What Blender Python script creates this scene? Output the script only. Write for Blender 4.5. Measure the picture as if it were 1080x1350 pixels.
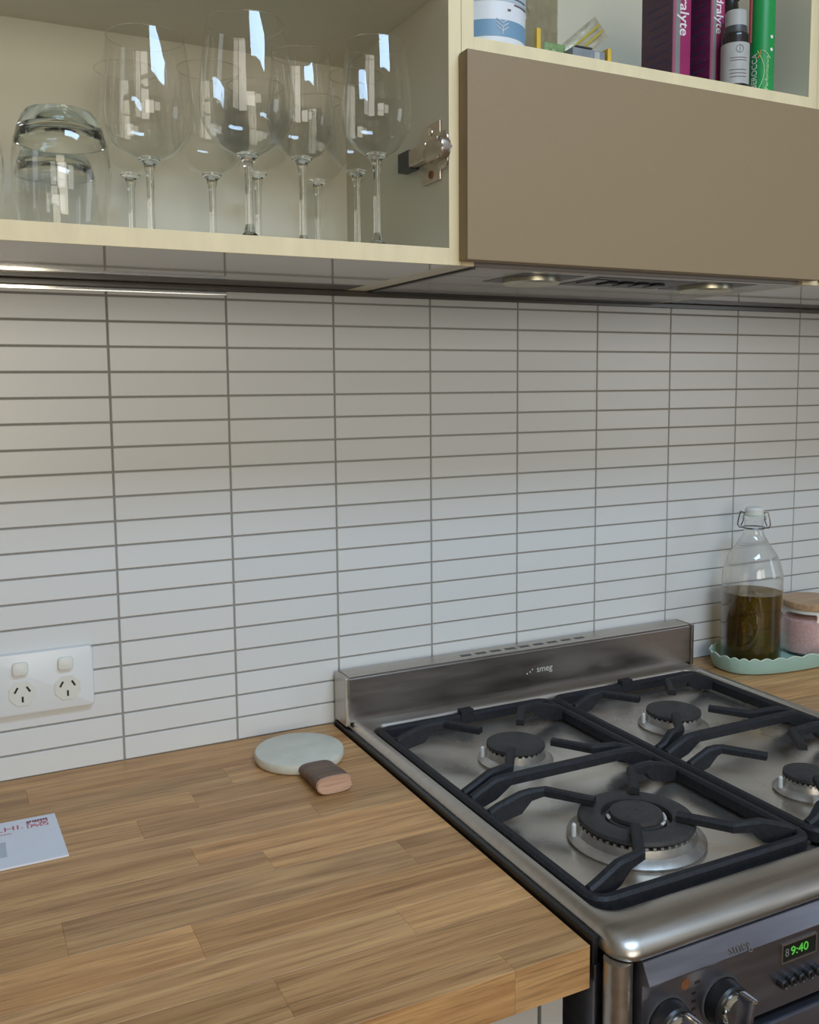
import bpy, bmesh, math, random
from mathutils import Vector, Matrix
random.seed(7)
for o in list(bpy.data.objects): bpy.data.objects.remove(o)
SC = bpy.context.scene
COL = SC.collection
# ------------------------------------------------------------------ camera
def rodrigues(w):
    v = Vector(w); return Matrix.Rotation(v.length, 3, v.normalized())
S = 0.142                                   # one tile column, in metres
BASE = Matrix(((1,0,0),(0,0,-1),(0,1,0)))
RC = rodrigues((0.0968, -0.4593, -0.0311)) @ BASE      # rows: right, down, forward
cam = bpy.data.objects.new('camera', bpy.data.cameras.new('camera')); COL.objects.link(cam)
right, down, fwd = RC[0], RC[1], RC[2]
M = Matrix((right, -down, -fwd)).transposed().to_4x4()
M.translation = Vector((-0.17617, -1.15685, 1.35444))
cam.matrix_world = M
cam.data.sensor_fit = 'AUTO'; cam.data.sensor_width = 36.0
cam.data.lens = 1236.23 * 36.0 / 1350.0
cam.data.shift_y = -(675.0 - 632.03) / 1350.0
cam.data.clip_start = 0.02
SC.camera = cam
# ------------------------------------------------------------------ light
W = bpy.data.worlds.new('sky'); SC.world = W; W.use_nodes = True
W.node_tree.nodes['Background'].inputs[0].default_value = (0.75, 0.85, 1.0, 1)
W.node_tree.nodes['Background'].inputs[1].default_value = 1.0
def area(name, loc, rot, sx, sy, power, colour):
    l = bpy.data.lights.new(name, 'AREA'); l.shape = 'RECTANGLE'; l.size = sx; l.size_y = sy
    l.energy = power; l.color = colour
    o = bpy.data.objects.new(name, l); COL.objects.link(o); o.location = loc; o.rotation_euler = rot
    return o
# daylight entering through the windows of the wall behind the camera and of the right-hand wall
area('daylight_upper', (-0.30, -3.16, 1.95), (math.radians(83),0,0), 1.0, 0.60, 24, (1.0,0.95,0.84))
area('daylight_lower', (-0.30, -3.16, 1.30), (math.radians(92),0,0), 1.0, 0.66, 27, (1.0,0.90,0.72))
area('daylight_third', (0.64, -3.16, 1.80), (math.radians(88),0,0), 0.68, 0.76, 13, (1.0,0.95,0.84))
area('daylight_side', (2.36, -1.75, 1.55), (math.radians(90),0,math.radians(90)), 0.8, 1.1, 12, (0.80,0.90,1.0))
area('added_top_light', (0.45, -1.35, 2.468), (0,0,0), 0.80, 0.40, 44, (0.48,0.71,1.0))  # added overhead light: cool tint on the lower wall, brighter worktops
VS = SC.view_settings
VS.view_transform = 'Standard'; VS.look = 'None'; VS.gamma = 1.0; VS.exposure = -1.06
VS.use_curve_mapping = False
# ------------------------------------------------------------------ materials
def srgb(r, g, b):
    f = lambda c: (c/12.92 if c <= .04045 else ((c+.055)/1.055)**2.4)
    return (f(r/255), f(g/255), f(b/255), 1)
def new_mat(name):
    m = bpy.data.materials.new(name); m.use_nodes = True
    nt = m.node_tree; nt.nodes.clear()
    out = nt.nodes.new('ShaderNodeOutputMaterial')
    return m, nt, out
def N(nt, t, **kw):
    n = nt.nodes.new(t)
    for k, v in kw.items(): setattr(n, k, v)
    return n
def mat(name, col, rough=0.5, metal=0.0, noise=0.0, nscale=40, bump=0.0, bscale=200, coat=0.0, spec=0.5,
        stretch=(1,1,1), rvar=0.0, objtint=0.0, emit=None, estr=0.0, coatrough=0.05):
    m, nt, out = new_mat(name)
    p = N(nt, 'ShaderNodeBsdfPrincipled'); nt.links.new(p.outputs[0], out.inputs[0])
    p.inputs['Base Color'].default_value = col
    p.inputs['Roughness'].default_value = rough; p.inputs['Metallic'].default_value = metal
    p.inputs['Specular IOR Level'].default_value = spec
    p.inputs['Coat Weight'].default_value = coat; p.inputs['Coat Roughness'].default_value = coatrough
    if emit: p.inputs['Emission Color'].default_value = emit; p.inputs['Emission Strength'].default_value = estr
    tc = N(nt, 'ShaderNodeTexCoord'); mp = N(nt, 'ShaderNodeMapping'); mp.inputs['Scale'].default_value = stretch
    nt.links.new(tc.outputs['Object'], mp.inputs[0])
    src = None
    if noise or rvar:
        nz = N(nt, 'ShaderNodeTexNoise'); nz.inputs['Scale'].default_value = nscale; nz.inputs['Detail'].default_value = 5
        nt.links.new(mp.outputs[0], nz.inputs['Vector'])
    if noise:
        mr = N(nt, 'ShaderNodeMapRange'); mr.inputs[1].default_value = .25; mr.inputs[2].default_value = .75
        mr.inputs[3].default_value = 1-noise; mr.inputs[4].default_value = 1+noise
        nt.links.new(nz.outputs['Fac'], mr.inputs[0]); src = mr.outputs[0]
    if objtint:
        oi = N(nt, 'ShaderNodeObjectInfo'); m2 = N(nt, 'ShaderNodeMapRange')
        m2.inputs[3].default_value = 1-objtint; m2.inputs[4].default_value = 1+objtint
        nt.links.new(oi.outputs['Random'], m2.inputs[0])
        if src:
            mm = N(nt, 'ShaderNodeMath', operation='MULTIPLY'); nt.links.new(src, mm.inputs[0]); nt.links.new(m2.outputs[0], mm.inputs[1]); src = mm.outputs[0]
        else: src = m2.outputs[0]
    if src:
        vm = N(nt, 'ShaderNodeVectorMath', operation='SCALE'); vm.inputs[0].default_value = col[:3]
        nt.links.new(src, vm.inputs['Scale']); nt.links.new(vm.outputs[0], p.inputs['Base Color'])
    if rvar:
        m3 = N(nt, 'ShaderNodeMapRange'); m3.inputs[1].default_value=.3; m3.inputs[2].default_value=.7
        m3.inputs[3].default_value = max(0.02,rough-rvar); m3.inputs[4].default_value = rough+rvar
        nt.links.new(nz.outputs['Fac'], m3.inputs[0]); nt.links.new(m3.outputs[0], p.inputs['Roughness'])
    if bump:
        nb = N(nt, 'ShaderNodeTexNoise'); nb.inputs['Scale'].default_value = bscale; nb.inputs['Detail'].default_value = 3
        nt.links.new(mp.outputs[0], nb.inputs['Vector'])
        b = N(nt, 'ShaderNodeBump'); b.inputs['Strength'].default_value = bump; b.inputs['Distance'].default_value = .001
        nt.links.new(nb.outputs['Fac'], b.inputs['Height']); nt.links.new(b.outputs[0], p.inputs['Normal'])
    return m
def wood_mat(name, dark, light, ring=1.0, rough=0.42, tone=True):
    """oak grain running along object X; the tone of a stave comes from its object colour"""
    m, nt, out = new_mat(name)
    p = N(nt, 'ShaderNodeBsdfPrincipled'); nt.links.new(p.outputs[0], out.inputs[0])
    p.inputs['Roughness'].default_value = rough; p.inputs['Specular IOR Level'].default_value = .45
    tc = N(nt, 'ShaderNodeTexCoord'); oi = N(nt, 'ShaderNodeObjectInfo')
    off = N(nt, 'ShaderNodeVectorMath', operation='SCALE'); off.inputs[0].default_value = (7.1, 13.7, 5.3)
    nt.links.new(oi.outputs['Random'], off.inputs['Scale'])
    add = N(nt, 'ShaderNodeVectorMath', operation='ADD')
    nt.links.new(tc.outputs['Object'], add.inputs[0]); nt.links.new(off.outputs[0], add.inputs[1])
    mp = N(nt, 'ShaderNodeMapping'); mp.inputs['Scale'].default_value = (2.6, 46, 46)
    nt.links.new(add.outputs[0], mp.inputs[0])
    n1 = N(nt, 'ShaderNodeTexNoise'); n1.inputs['Scale'].default_value = 1.6; n1.inputs['Detail'].default_value = 6; n1.inputs['Distortion'].default_value = .8
    nt.links.new(mp.outputs[0], n1.inputs['Vector'])
    mp2 = N(nt, 'ShaderNodeMapping'); mp2.inputs['Scale'].default_value = (16, 420, 420)
    nt.links.new(add.outputs[0], mp2.inputs[0])
    n2 = N(nt, 'ShaderNodeTexNoise'); n2.inputs['Scale'].default_value = 1.0; n2.inputs['Detail'].default_value = 3
    nt.links.new(mp2.outputs[0], n2.inputs['Vector'])
    cr = N(nt, 'ShaderNodeValToRGB'); cr.color_ramp.elements[0].position = .28; cr.color_ramp.elements[0].color = dark
    cr.color_ramp.elements[1].position = .70; cr.color_ramp.elements[1].color = light
    nt.links.new(n1.outputs['Fac'], cr.inputs[0])
    pores = N(nt, 'ShaderNodeMapRange'); pores.inputs[1].default_value=.30; pores.inputs[2].default_value=.50; pores.inputs[3].default_value=.66; pores.inputs[4].default_value=1.03
    nt.links.new(n2.outputs['Fac'], pores.inputs[0])
    sc = N(nt, 'ShaderNodeVectorMath', operation='SCALE')
    nt.links.new(cr.outputs[0], sc.inputs[0]); nt.links.new(pores.outputs[0], sc.inputs['Scale'])
    if tone:
        mu = N(nt, 'ShaderNodeVectorMath', operation='MULTIPLY'); nt.links.new(sc.outputs[0], mu.inputs[0]); nt.links.new(oi.outputs['Color'], mu.inputs[1])
        nt.links.new(mu.outputs[0], p.inputs['Base Color'])
    else: nt.links.new(sc.outputs[0], p.inputs['Base Color'])
    b = N(nt, 'ShaderNodeBump'); b.inputs['Strength'].default_value = .15; b.inputs['Distance'].default_value = .0006
    nt.links.new(n2.outputs['Fac'], b.inputs['Height']); nt.links.new(b.outputs[0], p.inputs['Normal'])
    return m
def thin_glass(name, tint=(1,1,1,1), gain=1.0, f0=.045, ripple=0.0):
    m, nt, out = new_mat(name)
    lw = N(nt, 'ShaderNodeLayerWeight'); lw.inputs[0].default_value = .5
    pw = N(nt, 'ShaderNodeMath', operation='POWER'); pw.inputs[1].default_value = 2.7
    nt.links.new(lw.outputs['Facing'], pw.inputs[0])
    mr = N(nt, 'ShaderNodeMapRange'); mr.inputs[3].default_value = f0; mr.inputs[4].default_value = .8*gain
    nt.links.new(pw.outputs[0], mr.inputs[0])
    t = N(nt, 'ShaderNodeBsdfTransparent'); t.inputs[0].default_value = tint
    g = N(nt, 'ShaderNodeBsdfGlossy'); g.inputs['Roughness'].default_value = .02; g.inputs[0].default_value=(1,1,1,1)
    if ripple:                                  # wavy pressed glass blurs what lies behind it
        rf = N(nt, 'ShaderNodeBsdfRefraction'); rf.inputs[0].default_value = tint; rf.inputs['Roughness'].default_value = .22; rf.inputs['IOR'].default_value = 1.04
        m0 = N(nt, 'ShaderNodeMixShader'); m0.inputs[0].default_value = ripple
        nt.links.new(t.outputs[0], m0.inputs[1]); nt.links.new(rf.outputs[0], m0.inputs[2]); t = m0
    mx = N(nt, 'ShaderNodeMixShader'); nt.links.new(mr.outputs[0], mx.inputs[0]); nt.links.new(t.outputs[0], mx.inputs[1]); nt.links.new(g.outputs[0], mx.inputs[2])
    nt.links.new(mx.outputs[0], out.inputs[0]); return m
def solid_glass(name, col=(1,1,1,1), ior=1.46):
    m, nt, out = new_mat(name)
    p = N(nt, 'ShaderNodeBsdfPrincipled'); nt.links.new(p.outputs[0], out.inputs[0])
    p.inputs['Base Color'].default_value = col; p.inputs['Roughness'].default_value = .02
    p.inputs['Transmission Weight'].default_value = 1.0; p.inputs['IOR'].default_value = ior
    return m
def liquid(name, tint, body, mixf):
    m, nt, out = new_mat(name)
    t = N(nt, 'ShaderNodeBsdfTransparent'); t.inputs[0].default_value = tint
    p = N(nt, 'ShaderNodeBsdfPrincipled'); p.inputs['Base Color'].default_value = body; p.inputs['Roughness'].default_value = .08
    mx = N(nt, 'ShaderNodeMixShader'); mx.inputs[0].default_value = mixf
    nt.links.new(t.outputs[0], mx.inputs[1]); nt.links.new(p.outputs[0], mx.inputs[2]); nt.links.new(mx.outputs[0], out.inputs[0]); return m

MT = {}
MT['tile'] = mat('tile_glaze', (.68,.69,.68,1), .28, objtint=.018, spec=.5, bump=.05, bscale=60)
MT['grout'] = mat('grout', (.30,.29,.265,1), .9, noise=.1, nscale=300)
MT['wall'] = mat('wall_paint', (.40,.38,.34,1), .8, noise=.03, nscale=6)
MT['ceil'] = mat('ceiling_paint', (.75,.74,.71,1), .85, noise=.02, nscale=6)
MT['floor'] = wood_mat('floor_boards', (.16,.09,.05,1), (.30,.19,.11,1), tone=False)
MT['oak'] = wood_mat('oak_staves', (.335,.168,.064,1), (.63,.372,.160,1), rough=.40)
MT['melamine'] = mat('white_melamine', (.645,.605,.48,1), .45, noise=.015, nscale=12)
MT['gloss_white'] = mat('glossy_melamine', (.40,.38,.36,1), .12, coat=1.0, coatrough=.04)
MT['cream'] = mat('cream_edge_band', (.76,.63,.385,1), .5, noise=.06, nscale=60, stretch=(1,1,.3))
MT['brown'] = mat('brown_laminate', (.272,.192,.104,1), .6, noise=.03, nscale=400, bump=.04, bscale=900)
MT['grey_door'] = mat('grey_door', (.50,.50,.50,1), .5, noise=.02, nscale=20)
MT['steel'] = mat('brushed_steel', (.52,.48,.43,1), .36, 1.0, noise=.10, nscale=9, stretch=(1,14,14), rvar=.05)
MT['steel_dark'] = mat('fascia_steel', (.27,.275,.33,1), .36, 1.0, noise=.16, nscale=7, stretch=(1,3,10), rvar=.06)
MT['steel_guard'] = mat('guard_steel', (.30,.275,.26,1), .34, 1.0, noise=.12, nscale=8, stretch=(1,3,8), rvar=.06)
MT['pan'] = mat('hob_steel', (.66,.61,.54,1), .30, .9, noise=.22, nscale=11, rvar=.10, bump=.02, bscale=40)
MT['iron'] = mat('cast_iron', (.014,.0145,.018,1), .55, 0.0, noise=.35, nscale=160, bump=.5, bscale=380, spec=.35)
MT['enamel'] = mat('black_enamel', (.035,.033,.032,1), .6, noise=.25, nscale=120, bump=.25, bscale=300)
MT['alu'] = mat('burner_alloy', (.50,.47,.43,1), .42, .9, noise=.25, nscale=60)
MT['ash'] = mat('scale_white', (.62,.60,.57,1), .7, noise=.3, nscale=200)
MT['black'] = mat('black_plastic', (.012,.012,.013,1), .35, noise=.1, nscale=50)
MT['chrome'] = mat('chrome', (.72,.66,.60,1), .16, 1.0, noise=.05, nscale=60)
MT['nickel'] = mat('hinge_nickel', (.62,.54,.46,1), .28, 1.0, noise=.08, nscale=80)
MT['hood'] = mat('hood_enamel', (.30,.275,.26,1), .34, .0, noise=.04, nscale=20, coat=.35)
MT['darkgrey'] = mat('dark_grey', (.05,.05,.052,1), .4, noise=.1, nscale=50)
MT['lens'] = mat('lamp_lens', (.50,.47,.36,1), .32, .8, noise=.05, nscale=50)
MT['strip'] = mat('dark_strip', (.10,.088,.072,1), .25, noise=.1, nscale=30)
MT['pale'] = mat('polished_strip', (.92,.90,.84,1), .10, 1.0, noise=.02, nscale=30)
MT['socket'] = mat('white_plastic', (.72,.74,.74,1), .32, noise=.01, nscale=30)
MT['socket_in'] = mat('ivory_plastic', (.68,.68,.62,1), .38, noise=.02, nscale=40)
MT['marble'] = mat('pale_marble', (.60,.595,.51,1), .35, noise=.10, nscale=34, stretch=(1,1.8,1))
MT['handle'] = wood_mat('brown_handle', (.10,.055,.035,1), (.20,.12,.08,1), tone=False, rough=.5)
MT['rawwood'] = wood_mat('cut_wood', (.36,.20,.12,1), (.58,.36,.24,1), tone=False, rough=.7)
MT['paper'] = mat('paper', (.72,.74,.80,1), .7, noise=.02, nscale=30)
MT['window_film'] = mat('envelope_window', (.45,.50,.58,1), .2, noise=.04, nscale=30)
MT['redink'] = mat('red_ink', (.55,.16,.20,1), .8, noise=.3, nscale=700)
MT['darkink'] = mat('dark_ink', (.16,.07,.11,1), .8, noise=.4, nscale=900)
MT['glass'] = thin_glass('thin_clear_glass', (.985,.99,.985,1))
MT['glass_stem'] = solid_glass('clear_stem_glass', (.97,.98,.965,1))
MT['glass_bottle'] = thin_glass('bottle_glass', (.965,.975,.97,1), f0=.06, ripple=.55)
MT['glass_thick'] = solid_glass('thick_base_glass', (.90,.94,.92,1), 1.42)
MT['oil'] = liquid('olive_oil', (1.0,.74,.02,1), (.012,.009,.005,1), .60)
MT['salt'] = mat('pink_salt', (.78,.50,.48,1), .8, noise=.18, nscale=260, bump=.8, bscale=420)
MT['lidwood'] = wood_mat('pale_lid_wood', (.42,.25,.14,1), (.60,.40,.24,1), tone=False, rough=.5)
MT['mint'] = mat('mint_enamel', (.36,.56,.50,1), .38, noise=.03, nscale=30)
MT['mint_rim'] = mat('mint_rim', (.58,.66,.55,1), .45, noise=.03, nscale=30)
MT['stopper'] = mat('white_stopper', (.70,.70,.66,1), .35, noise=.03, nscale=60)
MT['wire'] = mat('steel_wire', (.22,.22,.22,1), .35, 1.0, noise=.1, nscale=60)
MT['tub'] = mat('tub_white', (.70,.71,.72,1), .35, noise=.02, nscale=30)
MT['tubblue'] = mat('tub_blue', (.17,.30,.42,1), .4, noise=.03, nscale=40)
MT['tubpale'] = mat('tub_pale_blue', (.42,.50,.56,1), .4, noise=.03, nscale=40)
MT['inkgrey'] = mat('grey_ink', (.20,.17,.20,1), .7, noise=.1, nscale=90)
MT['film'] = liquid('plastic_film', (.80,.77,.64,1), (.30,.26,.18,1), .45)
MT['yellow'] = mat('yellow_plastic', (.66,.42,.035,1), .4, noise=.05, nscale=50)
MT['leafgreen'] = mat('green_foil', (.20,.30,.12,1), .35, noise=.4, nscale=60)
MT['foil'] = mat('crumpled_foil', (.46,.42,.30,1), .35, .4, noise=.25, nscale=70, bump=.4, bscale=160)
MT['foilstripe'] = mat('foil_stripe', (.42,.34,.05,1), .4, noise=.1, nscale=70)
MT['greybox'] = mat('grey_card', (.20,.21,.22,1), .5, noise=.12, nscale=80)
MT['purple'] = mat('purple_card', (.065,.018,.042,1), .35, noise=.35, nscale=26, stretch=(1,.6,3))
MT['plum'] = mat('plum_card', (.13,.018,.075,1), .35, noise=.3, nscale=26, stretch=(1,.6,3))
MT['magenta'] = mat('magenta_card', (.33,.028,.115,1), .38, noise=.08, nscale=30)
MT['rose'] = mat('rose_card', (.36,.10,.15,1), .38, noise=.08, nscale=30)
MT['silver'] = mat('grey_stripe', (.22,.23,.21,1), .4, noise=.08, nscale=30)
MT['whiteink'] = mat('white_ink', (.80,.72,.72,1), .6, noise=.04, nscale=50)
MT['navyink'] = mat('navy_ink', (.05,.035,.09,1), .6, noise=.1, nscale=50)
MT['label'] = mat('grey_label', (.40,.39,.36,1), .5, noise=.06, nscale=70)
MT['amber'] = mat('dark_bottle', (.018,.014,.012,1), .2, noise=.1, nscale=30)
MT['green'] = mat('green_tube', (.012,.27,.06,1), .3, noise=.04, nscale=30)
MT['redprint'] = mat('red_print', (.36,.05,.05,1), .4, noise=.1, nscale=40)
MT['orangeprint'] = mat('orange_print', (.60,.20,.03,1), .4, noise=.1, nscale=40)
MT['paleprint'] = mat('pale_green_print', (.45,.70,.35,1), .4, noise=.05, nscale=40)
MT['display'] = mat('clock_glass', (.008,.012,.010,1), .12, noise=.1, nscale=50)
MT['digit'] = mat('green_digit', (.05,.3,.04,1), .4, noise=.02, nscale=50, emit=(.22,1.0,.12,1), estr=.55)
MT['digit_off'] = mat('dim_digit', (.16,.18,.16,1), .4, noise=.05, nscale=50)
MT['rust'] = mat('orange_mark', (.20,.075,.03,1), .7, noise=.3, nscale=300)
MT['smudge'] = mat('worn_print', (.60,.58,.56,1), .6, noise=.3, nscale=600)
# ------------------------------------------------------------------ mesh helpers
WORLD = {}
def link(name, verts, faces, material, parent=None, smooth=30, origin=None):
    """one mesh object; verts in world metres; its origin goes to the base centre of its bounds"""
    xs, ys, zs = zip(*verts)
    c = Vector(origin) if origin else Vector(((min(xs)+max(xs))/2, (min(ys)+max(ys))/2, min(zs)))
    me = bpy.data.meshes.new(name)
    me.from_pydata([(v[0]-c.x, v[1]-c.y, v[2]-c.z) for v in verts], [], faces)
    me.update()
    if smooth:
        me.polygons.foreach_set('use_smooth', [True]*len(me.polygons)); me.set_sharp_from_angle(angle=math.radians(smooth))
    me.materials.append(MT[material] if isinstance(material, str) else material)
    o = place(name, me, c, parent)
    if smooth and len(faces) < 260:
        wn = o.modifiers.new('even_normals', 'WEIGHTED_NORMAL'); wn.keep_sharp = True
    return o
def place(name, me, c, parent=None):
    o = bpy.data.objects.new(name, me); COL.objects.link(o)
    WORLD[o.name] = Vector(c)
    if parent: o.parent = parent; o.location = Vector(c) - WORLD[parent.name]
    else: o.location = c
    return o
def thing(name, label, cat, loc, group=None):
    o = bpy.data.objects.new(name, None); COL.objects.link(o); o.empty_display_size = .02
    o.location = loc; WORLD[o.name] = Vector(loc)
    o['label'] = label; o['category'] = cat
    if group: o['group'] = group
    return o
def tag(o, label, cat, group=None):
    o['label'] = label; o['category'] = cat
    if group: o['group'] = group
    return o
def struct(o, label=None):
    o['kind'] = 'structure'
    if label: o['label'] = label
    return o
def from_bm(bm):
    bm.verts.index_update()
    r = ([tuple(v.co) for v in bm.verts], [[v.index for v in f.verts] for f in bm.faces]); bm.free(); return r
def box(x0, x1, y0, y1, z0, z1, bev=0.0, seg=2):
    bm = bmesh.new(); bmesh.ops.create_cube(bm, size=1)
    for v in bm.verts:
        v.co = Vector(((x0+x1)/2+v.co.x*(x1-x0), (y0+y1)/2+v.co.y*(y1-y0), (z0+z1)/2+v.co.z*(z1-z0)))
    if bev: bmesh.ops.bevel(bm, geom=bm.edges[:], offset=bev, segments=seg, profile=.5, affect='EDGES')
    return from_bm(bm)
def join(*parts):
    V, F = [], []
    for v, f in parts:
        n = len(V); V += list(v); F += [[i+n for i in q] for q in f]
    return V, F
def lathe(prof, cx, cy, n=40, cap0=False, cap1=False):
    """prof: list of (r, z)"""
    V, F = [], []
    for r, z in prof:
        for k in range(n):
            a = 2*math.pi*k/n; V.append((cx+r*math.cos(a), cy+r*math.sin(a), z))
    for i in range(len(prof)-1):
        for k in range(n):
            a, b = i*n+k, i*n+(k+1) % n; F.append([a, b, b+n, a+n])
    if cap0: F.append(list(range(n))[::-1])
    if cap1: F.append([(len(prof)-1)*n+k for k in range(n)])
    return V, F
def extrude(poly, z0, z1, bev=0.0):
    n = len(poly)
    bm = bmesh.new()
    lo = [bm.verts.new((x, y, z0)) for x, y in poly]; hi = [bm.verts.new((x, y, z1)) for x, y in poly]
    bm.faces.new(lo[::-1]); bm.faces.new(hi)
    for i in range(n): bm.faces.new((lo[i], lo[(i+1) % n], hi[(i+1) % n], hi[i]))
    if bev: bmesh.ops.bevel(bm, geom=bm.edges[:], offset=bev, segments=2, profile=.5, affect='EDGES')
    return from_bm(bm)
def rounded(x0, x1, y0, y1, r, n=6):
    out = []
    for cx, cy, a0 in ((x1-r, y1-r, 0), (x0+r, y1-r, 90), (x0+r, y0+r, 180), (x1-r, y0+r, 270)):
        for k in range(n+1):
            a = math.radians(a0+90*k/n); out.append((cx+r*math.cos(a), cy+r*math.sin(a)))
    return out
def tube(path, r, n=8, closed=False):
    P = [Vector(p) for p in path]; V, F = [], []; m = len(P)
    up = None
    for i, p in enumerate(P):
        if closed: d = (P[(i+1) % m]-P[i-1]).normalized()
        else: d = (P[min(i+1, m-1)]-P[max(i-1, 0)]).normalized()
        if up is None: up = d.orthogonal().normalized()
        up = (up - d*up.dot(d)).normalized(); s = d.cross(up)
        for k in range(n):
            a = 2*math.pi*k/n; V.append(tuple(p+(up*math.cos(a)+s*math.sin(a))*r))
    for i in range(m if closed else m-1):
        for k in range(n):
            a, b = i*n+k, i*n+(k+1) % n; c, d2 = ((i+1) % m)*n+(k+1) % n, ((i+1) % m)*n+k
            F.append([a, b, c, d2])
    if not closed: F.append(list(range(n))[::-1]); F.append([(m-1)*n+k for k in range(n)])
    return V, F
def beam(path, w, h):
    """bar of rectangular, chamfered section along a path; path gives the top centre line, (x,y,z[,h])"""
    V, F = [], []; m = len(path)
    P = [Vector(p[:3]) for p in path]
    for i in range(m):
        d = (P[min(i+1, m-1)]-P[max(i-1, 0)]); d.z = 0; d.normalize(); s = Vector((-d.y, d.x, 0))
        hh = path[i][3] if len(path[i]) > 3 else h
        c = min(w, hh)*.25
        for a, b in ((-w/2, -hh), (w/2, -hh), (w/2, -c), (w/2-c, 0), (-w/2+c, 0), (-w/2, -c)):
            V.append(tuple(P[i]+s*a+Vector((0, 0, b))))
    for i in range(m-1):
        for k in range(6):
            a, b = i*6+k, i*6+(k+1) % 6; F.append([a, b, b+6, a+6])
    F.append([5,4,3,2,1,0]); F.append([(m-1)*6+k for k in range(6)])
    return V, F
def xform(vf, mtx):
    return [tuple(mtx @ Vector(v)) for v in vf[0]], vf[1]
def frame_mtx(origin, xdir, ydir):
    x = Vector(xdir).normalized(); y = Vector(ydir).normalized(); z = x.cross(y)
    m = Matrix((x, y, z)).transposed().to_4x4(); m.translation = Vector(origin); return m
_fc = [0]
def text(s, size, mtx, extrude_=0.0002, width=None, bold=0.0):
    """lettering in the built-in font, lying in the local xy plane of mtx, centred"""
    c = bpy.data.curves.new('txt', 'FONT'); c.body = s; c.size = size; c.extrude = extrude_; c.offset = bold
    c.align_x = 'CENTER'; c.align_y = 'CENTER'; c.resolution_u = 3
    o = bpy.data.objects.new('txt', c); COL.objects.link(o)
    bpy.context.view_layer.update()
    dg = bpy.context.evaluated_depsgraph_get(); me = bpy.data.meshes.new_from_object(o.evaluated_get(dg))
    v = [tuple(q.co) for q in me.vertices]; f = [list(q.vertices) for q in me.polygons]
    bpy.data.objects.remove(o); bpy.data.curves.remove(c); bpy.data.meshes.remove(me)
    if width:
        xs = [q[0] for q in v]; k = width/(max(xs)-min(xs)); v = [(q[0]*k, q[1], q[2]) for q in v]
    return xform((v, f), mtx)
# ------------------------------------------------------------------ the room
ZC = 0.9                                        # worktop height
RP = S*0.2081                                   # tile row pitch
def zrow(r): return ZC + (3.3266-0.2081*r)*S    # height of joint r
ZTOP = 1.4775                                   # cupboard undersides
X0, X1, Y0, H = -2.0, 2.4, -3.2, 2.5
wb = struct(link('wall_back', *box(X0-.1, X1+.1, 0, .12, 0, H), 'wall'))
struct(link('wall_left', *box(X0-.1, X0, Y0, 0, 0, H), 'wall'))
def holed(axis, at0, at1, u0, u1, z0, z1, hu0, hu1, hz0, hz1):
    parts = []
    for a0, a1, b0, b1 in ((u0, hu0, z0, z1), (hu1, u1, z0, z1), (hu0, hu1, z0, hz0), (hu0, hu1, hz1, z1)):
        parts.append(box(a0, a1, at0, at1, b0, b1) if axis == 'y' else box(at0, at1, a0, a1, b0, b1))
    return join(*parts)
struct(link('wall_front', *join(holed('y', Y0-.1, Y0, X0-.1, .25, 0, H, -.82, .22, .95, 2.27), holed('y', Y0-.1, Y0, .25, X1+.1, 0, H, .28, 1.0, 1.40, 2.20)), 'wall'))
struct(link('wall_right', *holed('x', X1, X1+.1, Y0, 0, 0, H, -2.17, -1.33, .98, 2.12), 'wall'))
def window(nm, axis, at, u0, u1, z0, z1):
    b = []
    for a0, a1, c0, c1 in ((u0, u0+.03, z0, z1), (u1-.03, u1, z0, z1), (u0+.03, u1-.03, z0, z0+.03), (u0+.03, u1-.03, z1-.03, z1), (u0+.03, u1-.03, (z0+z1)/2-.012, (z0+z1)/2+.012)):
        b.append(box(a0, a1, at-.02, at+.02, c0, c1) if axis == 'y' else box(at-.02, at+.02, a0, a1, c0, c1))
    struct(link(nm, *join(*b), 'socket'))
window('window_1', 'y', Y0-.05, -.82, .22, .95, 2.27)
window('window_2', 'x', X1+.05, -2.17, -1.33, .98, 2.12)
window('window_3', 'y', Y0-.05, .28, 1.0, 1.40, 2.20)
struct(link('floor', *box(X0-.1, X1+.1, Y0-.1, .1, -.05, 0), 'floor'))
struct(link('ceiling', *box(X0-.1, X1+.1, Y0-.1, .1, H, H+.05), 'ceil'))
lf = thing('added_ceiling_lamp', 'flat oblong white ceiling lamp above the middle of the kitchen, added to cool the lower wall', 'lamp', (.45, -1.35, 2.47))  # unseen fixture, added to go with the overhead light
link('housing', *box(.03, .87, -1.57, -1.13, 2.472, 2.4998, .006), 'socket', lf)
# grout bed and tiles of the splashback
TH = .007                                       # tile face stands this far off the wall
gb = link('grout_bed', *box(X0, X1, -.0052, 0, ZC-.03, ZTOP), 'grout', wb)
JW = .0024
def tile_mesh(w, h):
    v, f = box(-w/2, w/2, -TH, -.003, 0, h, .0006, 1)
    me = bpy.data.meshes.new('tile'); me.from_pydata(v, [], f); me.materials.append(MT['tile'])
    return me
tm = tile_mesh(S-JW, RP-JW); tm_top = tile_mesh(S-JW, ZTOP-zrow(-3)-JW/2)
rest = []
for c in range(-13, 16):
    for r in range(-4, 16):
        z0 = zrow(r+1)+JW/2; top = (r == -4)
        me = tm_top if top else tm
        if -2 <= c <= 9: place('tile', me, ((c+.5)*S, 0, z0), wb)
        else: rest.append(box(c*S+JW/2, (c+1)*S-JW/2, -TH, -.003, z0, z0+(ZTOP-zrow(-3)-JW/2 if top else RP-JW)))
rt = link('tiles', *join(*rest), 'tile', wb); rt['kind'] = 'stuff'
struct(link('trim_1', *box(X0, X1, -.012, -TH, 1.4700, ZTOP-.0003, .0012), 'strip'))
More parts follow.
